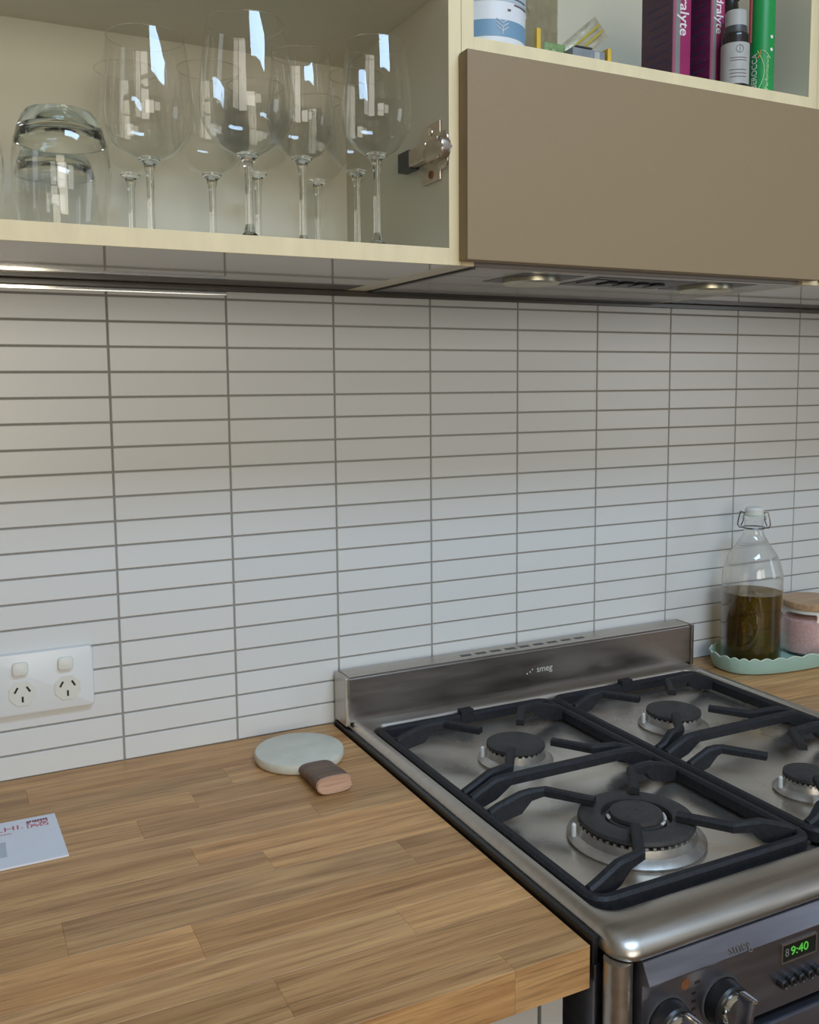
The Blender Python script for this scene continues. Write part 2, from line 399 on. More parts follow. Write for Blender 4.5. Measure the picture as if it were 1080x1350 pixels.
struct(link('trim_2', *box(-1.2, .142, -.0105, -TH, 1.4655, 1.4696, .0004), 'pale'))
# ------------------------------------------------------------------ worktops of oak staves
def tone(t, w=0.0): return (t*(1+w), t, t*(1-w), 1)
def worktop(label, xa, xb, yf, rows, breaks, tones):
    t = thing('worktop', label, 'worktop', ((xa+xb)/2, (0+yf)/2, ZC-.037))
    for i in range(len(rows)-1):
        ya, yb = rows[i], rows[i+1]
        bs = sorted(breaks.get(i, []))
        if not bs: bs = [xa + random.uniform(.15, .5)]
        while bs[0] > xa+.55: bs.insert(0, bs[0]-random.uniform(.28, .46))
        while bs[-1] < xb-.62: bs.append(bs[-1]+random.uniform(.28, .46))
        e = [xa]+[b for b in bs if xa+.02 < b < xb-.02]+[xb]
        for k in range(len(e)-1):
            o = link('stave', *box(e[k]+.00003, e[k+1]-.00003, yb+.00003, ya-.00003, ZC-.037, ZC, .00022, 1), 'oak', t, smooth=0)
            mid = (e[k]+e[k+1])/2; tv = None
            for (ri, lo, hi, val) in tones:
                if ri == i and lo <= mid <= hi: tv = val
            o.color = tone(tv if tv else random.uniform(.80, 1.12), random.uniform(.0, .10))
    return t
ROWS = [-.0075,-.043,-.088,-.1335,-.179,-.2244,-.263,-.302,-.3425,-.397,-.450,-.4965,-.549,-.575]
BR = {0:[-.62,-.20,.17], 1:[-.49,-.115,.21], 2:[-.55,-.24,.10], 3:[-.6,-.3,.05], 4:[-.40,-.017], 5:[-.5,-.16,.16], 6:[-.62,-.25,.02], 7:[-.3,.082], 8:[-.109,.2075],
      9:[-.35,-.011], 10:[-.2,.154], 11:[-.3,.0286], 12:[-.45,-.10,.20]}
TN = [(4,-.017,.3,.86),(4,-.4,-.017,1.06),(7,.082,.3,1.13),(7,-.3,.08,.95),(8,-.109,.2075,.90),(8,-.6,-.109,.84),(9,-.36,-.011,1.16),(9,-.011,.3,.92),
      (10,.154,.3,1.16),(10,-.2,.154,1.08),(11,.0286,.3,.90),(11,-.31,.0286,.82),(3,.05,.3,.94),(1,-.12,.3,1.0),(12,-.2,.28,.93),(0,-.2,.3,1.02)]
XS0, XS1 = .2745, .8715                          # cooker sides
worktop('oiled oak stave worktop with the white envelope and the marble paddle board on it', -1.25, XS0-.0025, -.575, ROWS, BR, TN)
worktop('oiled oak stave worktop with the mint green tray on it', XS1+.003, 2.3, -.575, ROWS, {}, [])
# base cupboards under the worktops
def base_cupboard(label, xa, xb, doors):
    t = thing('base_cupboard', label, 'cabinet', ((xa+xb)/2, -.28, 0))
    link('carcass', *box(xa, xb, -.535, -.01, .10, ZC-.0375), 'melamine', t)
    link('plinth', *box(xa+.002, xb-.002, -.48, -.05, 0, .0995), 'darkgrey', t)
    for a, b in doors:
        d = link('door', *box(a+.0015, b-.0015, -.555, -.5355, .11, ZC-.043, .0015), 'grey_door', t)
        link('handle', *tube([(b-.05, -.5555, .62), (b-.05, -.58, .62), (b-.05, -.58, .74), (b-.05, -.5555, .74)], .005), 'nickel', d)
base_cupboard('pale grey base cupboard under the worktop with the envelope', -1.25, .262, [(-1.25,-.75),(-.75,-.25),(-.25,.237),(.237,.262)])
base_cupboard('pale grey base cupboard under the worktop with the mint tray', .886, 2.2, [(.89,1.33),(1.33,1.77),(1.77,2.2)])
# ------------------------------------------------------------------ the cooker
XM = (XS0+XS1)/2
ck = thing('gas_cooker', 'freestanding stainless steel gas cooker with four burners between two oak worktops', 'cooker', (XM, -.31, 0))
YF = -.605
link('body', *box(XS0+.002, XS1-.002, -.575, -.012, .0, .8815, .002), 'steel_dark', ck)
# hob: rounded outer rim falling to a sunk pan
def ring_loft(loops):
    V, F = [], []; n = len(loops[0][0])
    for poly, z in loops: V += [(x, y, z) for x, y in poly]
    for i in range(len(loops)-1):
        for k in range(n):
            a, b = i*n+k, i*n+(k+1) % n; F.append([a, b, b+n, a+n])
    return V, F
ZR, ZP = .9125, .8930
lo = []
def rr(ins, r, insf=None, insb=None):
    return rounded(XS0+.006+ins, XS1-.006-ins, YF+(ins if insf is None else insf), -.012-(ins if insb is None else insb), r, 8)
lo.append((rr(.0005, .020), .8955)); lo.append((rr(0, .020), .8970)); lo.append((rr(0, .020, .0), .9005))
lo.append((rr(.0012, .020, .003), .9050)); lo.append((rr(.003, .020, .008), .9090)); lo.append((rr(.006, .020, .017), .9117)); lo.append((rr(.009, .02, .027), ZR))
lo.append((rr(.0145, .02, .040, .055), ZR)); lo.append((rr(.0175, .022, .047, .0585), ZR-.003)); lo.append((rr(.020, .022, .052, .061), ZP+.004)); lo.append((rr(.0245, .022, .058, .066), ZP))
for xs in (XS0, XS1-.0058):
    link('side_trim', *box(xs, xs+.0058, YF+.030, -.013, .8815, .9060, .001), 'black', ck)
rim = ring_loft(lo); n0 = len(lo[0][0]); rim[1].append([(len(lo)-1)*n0+k for k in range(n0)])
rim_v, rim_f = rim
hob = link('hob', rim_v, rim_f[:-1], 'steel', ck, smooth=40)
pan_poly = lo[-1][0]
pan = link('hob_pan', *extrude([(x, y) for x, y in pan_poly], ZP-.002, ZP+.0001), 'pan', ck)
# upstand at the back with vent slots
bg = link('backguard', *join(box(XS0+.004, XS1-.004, -.050, -.012, ZR-.002, .9725, .003, 3)), 'steel_guard', ck)
link('end_plate', *box(XS0, XS0+.0065, -.0525, -.0125, ZR-.004, .9735, .0015), 'steel', bg)
link('end_plate', *box(XS1-.0065, XS1, -.0525, -.0125, ZR-.004, .9735, .0015), 'steel_guard', bg)
link('top_ledge', *box(XS0+.007, XS1-.007, -.047, -.013, .9724, .9738, .0005), 'steel', bg)
for k in range(9):
    xa = .458+k*.0245
    link('vent_slot', *box(xa, xa+.0165, -.036, -.029, .9737, .9741), 'black', bg, smooth=0)
link('lettering', *text('smeg', .0135, frame_mtx((.588, -.0502, .9425), (1,0,0), (0,0,1)), .0001), 'smudge', bg)
dots = []
for dx, dz in ((-.030,-.002),(-.025,.000),(-.021,.003)):
    m = frame_mtx((.588+dx, -.0501, .9405+dz), (1,0,0), (0,0,1)); dots.append(xform(lathe([(.0012,0),(.0012,.0003)],0,0,8,True,True), m))
link('emblem_dots', *join(*dots), 'smudge', bg)
# burners
def burner(cx, cy, rc, wok=False):
    b = link('burner', *lathe([(rc+.010, ZP), (rc+.012, ZP+.003), (rc+.008, ZP+.006), (rc+.003, ZP+.008), (rc+.001, ZP+.016), (rc*.9, ZP+.0165)], cx, cy, 44, True, True), 'alu', ck)
    if not wok:
        teeth = []
        for k in range(30):
            a = 2*math.pi*k/30; m = Matrix.Translation((cx, cy, 0)) @ Matrix.Rotation(a, 4, 'Z')
            teeth.append(xform(box(rc-.006, rc+.0015, -.0016, .0016, ZP+.012, ZP+.0182), m))
        link('flame_ring', *join(*teeth), 'alu', b, smooth=0)
        link('burner_cap', *lathe([(rc, ZP+.018), (rc+.0015, ZP+.0195), (rc+.0012, ZP+.0225), (rc-.003, ZP+.0242), (rc*.6, ZP+.0250), (0.001, ZP+.0252)], cx, cy, 44, True), 'enamel', b)
    else:
        ro, ri = rc, rc*.60
        teeth = []
        for k in range(48):
            a = 2*math.pi*k/48; m = Matrix.Translation((cx, cy, 0)) @ Matrix.Rotation(a, 4, 'Z')
            teeth.append(xform(box(ro-.005, ro+.001, -.0015, .0015, ZP+.013, ZP+.0187), m))
        link('flame_ring', *join(*teeth), 'alu', b, smooth=0)
        prof = [(ro-.001, ZP+.0185), (ro+.001, ZP+.0205), (ro, ZP+.0240), (ro-.004, ZP+.0255), (ri+.004, ZP+.0262), (ri+.001, ZP+.0250), (ri, ZP+.0185), (ro-.001, ZP+.0185)]
        link('outer_ring', *lathe(prof, cx, cy, 56), 'enamel', b)
        link('inner_ring', *lathe([(ri-.004, ZP+.0165), (ri-.0045, ZP+.0225), (ri-.0085, ZP+.0235), (ri-.009, ZP+.017)], cx, cy, 44), 'enamel', b)
        sc = []
        for a in range(-70, 60, 8):
            if random.random() < .75: sc.append(tube([(cx+(ri-.0062)*math.cos(math.radians(a+d)), cy+(ri-.0062)*math.sin(math.radians(a+d)), ZP+.0232) for d in (0, 3, 6)], .0016, 6))
        for a in (150, 157): sc.append(tube([(cx+(ri-.0062)*math.cos(math.radians(a+d)), cy+(ri-.0062)*math.sin(math.radians(a+d)), ZP+.0232) for d in (0, 3, 6)], .0018, 6))
        link('white_scale', *join(*sc), 'ash', b)
        link('burner_cap', *lathe([(ri-.009, ZP+.0225), (ri-.0078, ZP+.0245), (ri-.0085, ZP+.0280), (ri-.012, ZP+.0295), (ri*.4, ZP+.0302), (.001, ZP+.0303)], cx, cy, 44, True), 'enamel', b)
    a = math.radians(160)
    px, py = cx+(rc+.007)*math.cos(a), cy+(rc+.007)*math.sin(a)
    link('igniter', *lathe([(.0025, ZP+.006), (.0025, ZP+.018), (.0015, ZP+.0195)], px, py, 10, True, True), 'stopper', b)
    return b
XBL, XBR, YBB, YBF = .4335, .6855, -.213, -.436
burner(XBL, YBB, .0345); burner(XBR, YBB, .0345); burner(XBL, YBF-.002, .058, True); burner(XBR-.008, YBF-.004, .025)
# cast iron pan supports: frame, cross bar, four bent fingers to each burner
ZF, ZT = .9115, .9265
def support(xa, xb, cxs):
    w = .0115; ya, yb = -.537, -.083; ym = -.3125
    pts = rounded(xa, xb, ya, yb, .014, 4)
    frv = []
    t = link('pan_support', *frame_ring(pts, w, ZF, .0135), 'iron', ck)
    for x, y in ((xa+.012, ya+.012), (xb-.012, ya+.012), (xa+.012, yb-.012), (xb-.012, yb-.012)):
        link('foot', *lathe([(.006, ZP), (.005, ZP+.006)], x, y, 12, True, True), 'black', t)
    link('cross_bar', *beam([(xa+.004, ym, ZF+.001, .015), (xa+.014, ym, ZF+.006, .0195), (xa+.034, ym, ZT, .022), (xa+.052, ym, ZT+.001, .011), (xb-.052, ym, ZT+.001, .011), (xb-.034, ym, ZT, .022), (xb-.014, ym, ZF+.006, .0195), (xb-.004, ym, ZF+.001, .015)], .0115, .011), 'iron', t)
    for cx, cy in cxs:
        for sx in (-1, 1):
            for sy in (-1, 1):
                xr = xa+.003 if sx < 0 else xb-.003
                yr, yk = cy+sy*.084, cy+sy*.076
                xk = cx+sx*.058
                wok = cy < -.35 and cx < .5
                ex, ey = cx+sx*(.026 if wok else .029), cy+sy*(.032 if wok else .035)
                xw = xr-sx*min(.040, abs(xr-xk)*.55)
                P = [(xr, yr, ZF+.0015, .015), (xr-sx*.010, yr, ZF+.006, .0195), (xw, (yr+yk)/2, ZT+.0005, .022), (xw-sx*.012, (yr*.4+yk*.6), ZT+.0015, .011), (xk, yk, ZT+.0015, .0085), (ex, ey, ZT+.0010, .0075)]
                link('finger', *beam(P, .0105, .010), 'iron', t)
    link('lug', *box((xa+xb)/2-.010, (xa+xb)/2+.010, yb-.007, yb+.006, ZF-.010, ZF+.006, .002), 'iron', t)
def frame_ring(pts, w, ztop, h):
    n = len(pts); cx = sum(p[0] for p in pts)/n; cy = sum(p[1] for p in pts)/n
    V, F = [], []
    for i in range(n):
        a = Vector(pts[i-1]); b = Vector(pts[(i+1) % n]); d = (b-a).normalized(); nrm = Vector((d.y, -d.x))
        p = Vector(pts[i]); q = w/2; c = .0028
        for o_, z in ((q, ztop-h), (q, ztop-c), (q-c, ztop), (-q+c, ztop), (-q, ztop-c), (-q, ztop-h)):
            V.append((p.x+nrm.x*o_, p.y+nrm.y*o_, z))
    for i in range(n):
        j = (i+1) % n
        for k in range(6):
            F.append([i*6+k, j*6+k, j*6+(k+1) % 6, i*6+(k+1) % 6])
    return V, F
support(.308, XM-.0075, [(XBL, YBB), (XBL, YBF)])
support(XM+.0075, XS1-.0335, [(XBR, YBB), (XBR, YBF)])
# front: corner posts, bull-nosed control fascia, knobs, clock, oven door
for xs in (XS0, XS1-.024):
    link('corner_post', *lathe([(.0118, .10), (.0118, .8945)], xs+.012, YF+.0125, 24, True, True), 'steel', ck)
def profile_x(prof, xa, xb):
    n = len(prof); V = [(xa, y, z) for y, z in prof]+[(xb, y, z) for y, z in prof]
    F = [[i, i+1, n+i+1, n+i] for i in range(n-1)]+[[n-1, 0, n, 2*n-1]]
    F.append(list(range(n))[::-1]); F.append([n+i for i in range(n)]); return V, F
XA, XB = XS0+.0255, XS1-.0255
fas = link('control_panel', *profile_x([(-.585,.8945),(YF-.0015,.8945),(YF-.0045,.8885),(YF-.0100,.8795),(YF-.0098,.8782),(YF-.001,.8752),(YF-.001,.808),(-.585,.808)], XA, XB), 'steel_dark', ck, smooth=25)
YP = YF-.001
def knob(xc, zc):
    m = frame_mtx((xc, YP, zc), (1,0,0), (0,0,1))
    k = link('knob', *xform(join(lathe([(.0195,0),(.0195,.004),(.0185,.013),(.0170,.015),(.001,.015)], 0, 0, 32, True)), m), 'black', ck)
    link('knob_face', *xform(lathe([(.0140,.0148),(.0140,.017),(.0125,.0205),(.001,.021)], 0, 0, 32, True), m), 'pale', k)
    ang = math.radians(-12)
    r = Matrix.Rotation(ang, 4, 'Z')
    link('grip', *xform(xform(box(-.0036, .0036, -.0205, .0185, .018, .034, .003, 3), r), m), 'steel_dark', k)
    for v in (-.0192, .0172): link('grip_tip', *xform(xform(box(-.0030, .0030, v-.0016, v+.0016, .0195, .0346, .0012), r), m), 'pale', k)
    link('bezel', *xform(lathe([(.0222,0),(.0222,.0012),(.0200,.0016)], 0, 0, 36, True), m), 'darkgrey', k)
for xc in (.3255, .3850): knob(xc, .8370)
for xc in (.560, .6195, .679, .7385): knob(xc, .8370)
# small printed marks between the knobs
def ymark(name, vf, material): link(name, *vf, material, fas, smooth=0)
for z in (.852, .845, .838, .831, .824):
    ymark('printed_mark', box(.3525, .3570, YP-.0003, YP, z-.0012, z+.0012), 'black')
ymark('printed_mark', box(.3555, .3610, YP-.0003, YP, .8595, .862), 'black')
ymark('orange_mark', xform(lathe([(.0048,0),(.0048,.0003)], 0, 0, 16, True, True), frame_mtx((.3455, YP, .8625), (1,0,0), (0,0,1))), 'rust')
ymark('lettering', text('smeg', .012, frame_mtx((.398, YF-.0080, .8838), (1,0,0), (0,.6,1)), .0001), 'steel_guard')
# clock window and buttons
ck_x0, ck_x1, ck_z0, ck_z1 = .4555, .4960, .8530, .8680
cl = link('clock', *box(ck_x0, ck_x1, YP-.0010, YP+.001, ck_z0-.004, ck_z1-.0035, .0004), 'display', ck)
ZCK = (ck_z0+ck_z1)/2-.0038
m = lambda x: frame_mtx((x, YP-.0013, ZCK), (1,0,0), (0,0,1))
link('digits', *text('9:40', .0112, m(.4762), .0002, .0215), 'digit', cl)
link('unlit_digit', *text('8', .0105, m(.4608), .0002), 'digit_off', cl)
fr = []
for a in (box(ck_x0-.0012, ck_x0, YP-.0016, YP, ck_z0-.0052, ck_z1-.0023), box(ck_x1, ck_x1+.0012, YP-.0016, YP, ck_z0-.0052, ck_z1-.0023),
          box(ck_x0, ck_x1, YP-.0016, YP, ck_z0-.0052, ck_z0-.004), box(ck_x0, ck_x1, YP-.0016, YP, ck_z1-.0035, ck_z1-.0023)): fr.append(a)
link('clock_frame', *join(*fr), 'steel', cl, smooth=0)
for k in range(5):
    mm = frame_mtx((.4535+k*.0108, YP, .8320), (1,0,0), (0,0,1))
    link('button', *xform(lathe([(.0043,0),(.0043,.0062),(.0035,.0072),(.0031,.0066),(.001,.0064)], 0, 0, 18, True), mm), 'black', ck)
od = link('oven_door', *box(XA-.002, XB+.002, -.612, -.578, .165, .801, .004), 'steel_dark', ck)
link('door_glass', *box(XA+.05, XB-.05, -.6135, -.6118, .25, .66, .0006), 'display', od)
link('door_handle', *tube([(XA+.04, -.612, .735), (XA+.04, -.650, .735), (XB-.04, -.650, .735), (XB-.04, -.612, .735)], .009, 12), 'chrome', od)
link('storage_drawer', *box(XA-.002, XB+.002, -.608, -.578, .03, .158, .004), 'steel_dark', ck)
# ------------------------------------------------------------------ wall cupboards
YC, YBK = -.290, -.020                           # carcass front, face of the back panel
BT = .0165
def edge(parent, x0, x1, z0, z1): link('edge_band', *box(x0, x1, YC-.0012, YC, z0, z1, .0003), 'cream', parent, smooth=0)
ZS = 1.753                                       # underside of the shelf over the glasses
c1 = thing('wall_cupboard', 'open white wall cupboard with cream edges holding upturned tumblers and wine glasses', 'cabinet', (-.2, -.15, ZTOP))
XR = .3000
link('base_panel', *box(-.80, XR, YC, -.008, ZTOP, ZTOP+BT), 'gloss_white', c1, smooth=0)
link('base_lining', *box(-.7840, XR-.0002, YC+.0005, YBK, ZTOP+BT, ZTOP+BT+.0006), 'melamine', c1, smooth=0)
link('back_panel', *box(-.7840, XR, YBK, -.008, ZTOP+BT+.0006, 2.1), 'melamine', c1, smooth=0)
sp = link('side_panel', *box(XR, XR+.0145, YC, -.008, ZTOP, 2.115), 'melamine', c1, smooth=0)
link('side_panel', *box(-.80, -.784, YC, -.008, ZTOP+BT, 2.115), 'melamine', c1, smooth=0)
link('shelf', *box(-.7838, XR-.0002, YC+.018, YBK-.0002, ZS, ZS+BT), 'melamine', c1, smooth=0)
link('top_panel', *box(-.7838, XR-.0002, YC, YBK, 2.1, 2.115), 'melamine', c1, smooth=0)
edge(c1, -.80, XR, ZTOP, ZTOP+BT+.0006); edge(c1, XR, XR+.0145, ZTOP, 2.115); edge(c1, -.80, -.784, ZTOP+BT+.0006, 2.115)
# hinge left on the side panel
hx = XR
hg = link('hinge', *box(hx-.0030, hx, -.2768, -.2385, 1.5665, 1.6265, .0008), 'nickel', c1)
for z in (1.6180, 1.5745):
    link('screw', *xform(lathe([(.0042,0),(.0040,.0012),(.0015,.0016)], 0, 0, 16, True, True), frame_mtx((hx-.003, -.2575, z), (0,-1,0), (0,0,1))), 'chrome' if z > 1.6 else 'rust', hg)
link('hinge_arm', *join(box(hx-.013, hx-.003, -.262, -.205, 1.588, 1.606, .002)), 'nickel', hg)
link('arm_end', *box(hx-.0135, hx-.0008, -.225, -.198, 1.5865, 1.6070, .001), 'darkgrey', hg)
cupm = frame_mtx((hx-.0032, -.274, 1.5935), (0,-1,0), (0,0,1))
link('hinge_cup', *xform(join(extrude(rounded(-.012, .030, -.0108, .0108, .0098, 6), .0, .0125, .003)), cupm), 'nickel', hg)
link('cup_flange', *xform(extrude(rounded(.0, .024, -.019, .019, .009, 5), .0, .0025, .0006), cupm), 'nickel', hg)
# cupboard over the hood
XH0, XH1 = XR+.0150, .8135
c2 = thing('wall_cupboard', 'open wall cupboard above the brown panel, stocked with medicine boxes and a tub', 'cabinet', ((XH0+XH1)/2, -.15, ZTOP))
ZSH = 1.6920
link('side_panel', *box(XH0, XH0+.0145, YC, -.008, ZTOP, 2.115), 'melamine', c2, smooth=0)
link('side_panel', *box(XH1, XH1+.0145, YC, -.008, ZTOP, 2.115), 'melamine', c2, smooth=0)
link('back_panel', *box(XH0+.0146, XH1-.0001, YBK, -.008, ZSH-.01, 2.1), 'melamine', c2, smooth=0)
link('shelf', *box(XH0+.0146, XH1-.0001, YC, YBK-.0002, ZSH, ZSH+BT), 'melamine', c2, smooth=0)
link('top_panel', *box(XH0+.0146, XH1-.0001, YC, YBK, 2.1, 2.115), 'melamine', c2, smooth=0)
edge(c2, XH0, XH0+.0145, ZTOP, 2.115); edge(c2, XH1, XH1+.0145, ZTOP, 2.115); edge(c2, XH0+.0145, XH1, ZSH, ZSH+BT)
link('flap_panel', *box(XH0-.004, XH1+.010, -.3100, -.2925, 1.4815, 1.6890, .0012), 'brown', c2)['label'] = 'plain brown laminate panel'
c3 = thing('wall_cupboard', 'closed brown wall cupboard on the far side of the range hood', 'cabinet', (1.25, -.15, ZTOP))
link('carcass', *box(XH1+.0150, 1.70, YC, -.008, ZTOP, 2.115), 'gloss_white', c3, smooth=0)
edge(c3, XH1+.0150, 1.70, ZTOP, 2.115)
link('door', *box(XH1+.026, 1.27, -.3100, -.2925, ZTOP+.004, 2.112, .0012), 'brown', c3)
link('door', *box(1.273, 1.70, -.3100, -.2925, ZTOP+.004, 2.112, .0012), 'brown', c3)
# range hood
rh = thing('range_hood', 'slim grey built-in range hood with two round lamps behind the brown panel', 'range hood', ((XH0+XH1)/2, -.15, ZTOP))
hb0, hb1 = XH0+.0155, XH1-.001
link('body', *box(hb0, hb1, -.284, -.022, ZTOP+.0012, ZSH-.011), 'hood', rh, smooth=0)
link('under_plate', *box(hb0+.006, hb1-.004, -.2150, -.0260, ZTOP-.0012, ZTOP+.0012, .0006), 'hood', rh)
link('front_plate', *box(hb0+.006, hb1-.004, -.2820, -.2175, ZTOP-.0012, ZTOP+.0012, .0006), 'hood', rh)
link('side_lip', *box(hb0, hb0+.005, -.284, -.022, ZTOP-.0022, ZTOP+.0012), 'darkgrey', rh, smooth=0)
link('back_lip', *box(hb0+.005, hb1, -.0255, -.0205, ZTOP-.0030, ZTOP+.0012), 'darkgrey', rh, smooth=0)
for lx, ly in ((.447, -.222), (.706, -.232)):
    rec = link('lamp_recess', *extrude(rounded(lx-.042, lx+.042, ly-.048, ly+.044, .004, 3), ZTOP-.0016, ZTOP-.0011), 'darkgrey', rh)
    lm = link('lamp', *lathe([(.034, ZTOP-.0016), (.034, ZTOP-.0060), (.031, ZTOP-.0078), (.026, ZTOP-.0066)], lx, ly, 40, True), 'lens', rh)
    link('lens', *lathe([(.0262, ZTOP-.0066), (.018, ZTOP-.0072), (.001, ZTOP-.0074)], lx, ly, 40), 'lens', lm)
sw = link('switch_recess', *box(.508, .655, -.272, -.188, ZTOP-.0018, ZTOP-.0011), 'darkgrey', rh, smooth=0)
for k in range(4):
    link('switch', *box(.540+k*.024, .556+k*.024, -.246, -.222, ZTOP-.0050, ZTOP-.0018, .001), 'black', sw)
link('slider', *box(.515, .533, -.255, -.215, ZTOP-.0035, ZTOP-.0018, .001), 'greybox', sw)
# ------------------------------------------------------------------ glasses in the open cupboard
ZG = ZTOP+BT+.0006
def smoothcurve(pts, n):
    """Catmull-Rom through (r, z)"""
    out = []
    P = [pts[0]]+list(pts)+[pts[-1]]
    for i in range(1, len(P)-2):
        for k in range(n):
            t = k/n; a, b, c, d = P[i-1], P[i], P[i+1], P[i+2]
            out.append(tuple(.5*((2*b[j])+(-a[j]+c[j])*t+(2*a[j]-5*b[j]+4*c[j]-d[j])*t*t+(-a[j]+3*b[j]-3*c[j]+d[j])*t**3) for j in (0, 1)))
    out.append(pts[-1]); return out
def wine_glass(label, x, y, hb, hbowl, R, rim, foot=.034):
    t = thing('wine_glass', label, 'wine glass', (x, y, ZG), 'wine glasses in the open cupboard')
    z = ZG
    link('foot', *lathe([(foot, z+.0002), (foot, z+.0010), (foot*.7, z+.0022), (foot*.35, z+.0045), (.0055, z+.0105), (.0040, z+.0180), (.0035, z+.0179)], x, y, 40, True, True), 'glass_stem', t)
    link('stem', *lathe([(.0036, z+.0178), (.0034, z+hb*.55), (.0037, z+hb*.85), (.0060, z+hb-.004), (.0105, z+hb+.0005), (.0110, z+hb+.0030), (.006, z+hb+.0048), (.001, z+hb+.0052)], x, y, 24, True), 'glass_stem', t)
    prof = smoothcurve([(.0105, z+hb+.001), (R*.62, z+hb+hbowl*.085), (R*.93, z+hb+hbowl*.25), (R, z+hb+hbowl*.42), (R*.955, z+hb+hbowl*.62), (R*.88, z+hb+hbowl*.82), (rim, z+hb+hbowl)], 6)
    link('bowl', *lathe(prof, x, y, 56), 'glass', t)
    link('rim', *tube([(x+rim*math.cos(2*math.pi*k/56), y+rim*math.sin(2*math.pi*k/56), z+hb+hbowl) for k in range(56)], .0005, 6, True), 'glass_stem', t)
wine_glass('large wine glass standing next to the upturned tumblers at the cupboard front', .0216, -.174, .085, .119, .0465, .0375)
wine_glass('large wine glass behind the one next to the tumblers', .0207, -.074, .090, .112, .0420, .0340)
wine_glass('wide wine glass between the large front glasses, near the cupboard back', .0990, -.120, .0875, .112, .0420, .0340)
wine_glass('tallest wine glass at the cupboard front, middle of the row', .1030, -.242, .083, .124, .0460, .0370)
wine_glass('wine glass half hidden straight behind the tallest front glass', .1660, -.072, .104, .100, .0400, .0330)
wine_glass('narrow wine glass with thick greenish bowl base beside the tallest glass', .1750, -.198, .0955, .106, .0360, .0300, .031)
wine_glass('narrow wine glass deepest in the corner by the side panel', .2430, -.066, .104, .095, .0360, .0300, .031)
wine_glass('narrow wine glass behind the one nearest the hinge', .2560, -.155, .098, .106, .0370, .0300, .031)
wine_glass('narrow wine glass in front, nearest the hinge on the side panel', .2390, -.2465, .0950, .112, .0375, .0305, .031)
def tumbler(label, x, y):
    t = thing('tumbler', label, 'tumbler', (x, y, ZG), 'upturned tumblers in the open cupboard')
    z = ZG+.0003
    pr = smoothcurve([(.0365, z), (.0415, z+.030), (.0430, z+.055), (.0405, z+.080), (.0330, z+.100)], 6)
    link('bowl', *lathe(pr, x, y, 56), 'glass', t)
    link('rim', *tube([(x+.0365*math.cos(2*math.pi*k/56), y+.0365*math.sin(2*math.pi*k/56), z+.0007) for k in range(56)], .0006, 6, True), 'glass_stem', t)
    link('base', *lathe([(.001, z+.094), (.024, z+.0925), (.034, z+.0860), (.0385, z+.0800), (.0402, z+.0800), (.0368, z+.0925), (.0325, z+.1020), (.0290, z+.1065), (.0255, z+.1078), (.001, z+.1055)], x, y, 56), 'glass_thick', t)
tumbler('upturned stemless tumbler at the cupboard front with another close behind it', -.0690, -.232)
tumbler('upturned stemless tumbler at the back, seen through the front tumbler', -.0600, -.090)
tumbler('upturned stemless tumbler cut off by the open end of the row', -.1600, -.225)
# ------------------------------------------------------------------ things on the shelf above the hood
ZSH2 = ZSH+BT
tb = thing('plastic_tub', 'white plastic tub with pale blue bands at the end of the shelf', 'tub', (.378, -.2350, ZSH2), None)
tx, ty, tr = .3790, -.2330, .0430
link('body', *lathe([(tr-.003, ZSH2+.0002), (tr-.001, ZSH2+.003), (tr, ZSH2+.010), (tr, ZSH2+.120), (tr*.97, ZSH2+.125)], tx, ty, 56, True, True), 'tub', tb)
link('blue_band', *lathe([(tr+.0003, ZSH2+.012), (tr+.0003, ZSH2+.029)], tx, ty, 56), 'tubblue', tb)
link('pale_band', *lathe([(tr+.0003, ZSH2+.048), (tr+.0003, ZSH2+.090)], tx, ty, 56), 'tubpale', tb)
link('lid', *lathe([(tr+.002, ZSH2+.1255), (tr+.002, ZSH2+.142), (tr, ZSH2+.145), (.001, ZSH2+.145)], tx, ty, 48, True), 'tub', tb)
def on_tub(ang, z): return (tx+(tr+.0006)*math.sin(ang), ty-(tr+.0006)*math.cos(ang), ZSH2+z)
chev = []
for dz in (.0175, .0215, .0255):
    for s in (-1, 1):
        p = [on_tub(-.12+s*.16*k/4, dz+.0045*k/4) for k in range(5)]; chev.append(tube(p, .0004, 5))
chev.append(tube([on_tub(-.12, .014), on_tub(-.12, .021)], .0004, 5))
link('leaf_emblem', *join(*chev), 'whiteink', tb)
lines = []
for i, z in enumerate((.046, .052, .058, .064, .070, .076)):
    a0, a1 = .22, .75-.05*(i % 3)
    lines.append(tube([on_tub(a0+(a1-a0)*k/8, z) for k in range(9)], .0007, 5))
lines.append(tube([on_tub(.02, .0395), on_tub(.10, .0395)], .0010, 5))
link('label_print', *join(*lines), 'inkgrey', tb)
# clear bag: crumpled pillow of film
def bag(name, label, cat, x0, x1, y0, y1, z0, z1, material, seed, nx=10, nz=10):
    rnd = random.Random(seed); V, F = [], []
    for side in (0, 1):
        for j in range(nz+1):
            for i in range(nx+1):
                u, v = i/nx, j/nz
                bulge = math.sin(math.pi*u)**.6*(1-.75*v)
                yy = (y0+y1)/2+(-1 if side == 0 else 1)*(y1-y0)/2*(bulge*.9+.03)
                jit = .0 if j == 0 else .007
                edgej = 0 if i in (0, nx) else 1
                V.append((x0+(x1-x0)*u+rnd.uniform(-1, 1)*jit*.5*edgej, yy+rnd.uniform(-1, 1)*jit*edgej*(.4+bulge), z0+(z1-z0)*v+(rnd.uniform(-1, 1)*jit if j == nz else 0)))
    n = (nx+1)*(nz+1)
    for side in (0, 1):
        for j in range(nz):
            for i in range(nx):
                a = side*n+j*(nx+1)+i; q = [a, a+1, a+nx+2, a+nx+1]; F.append(q if side == 0 else q[::-1])
    return link(name, V, F, material, None, smooth=20)
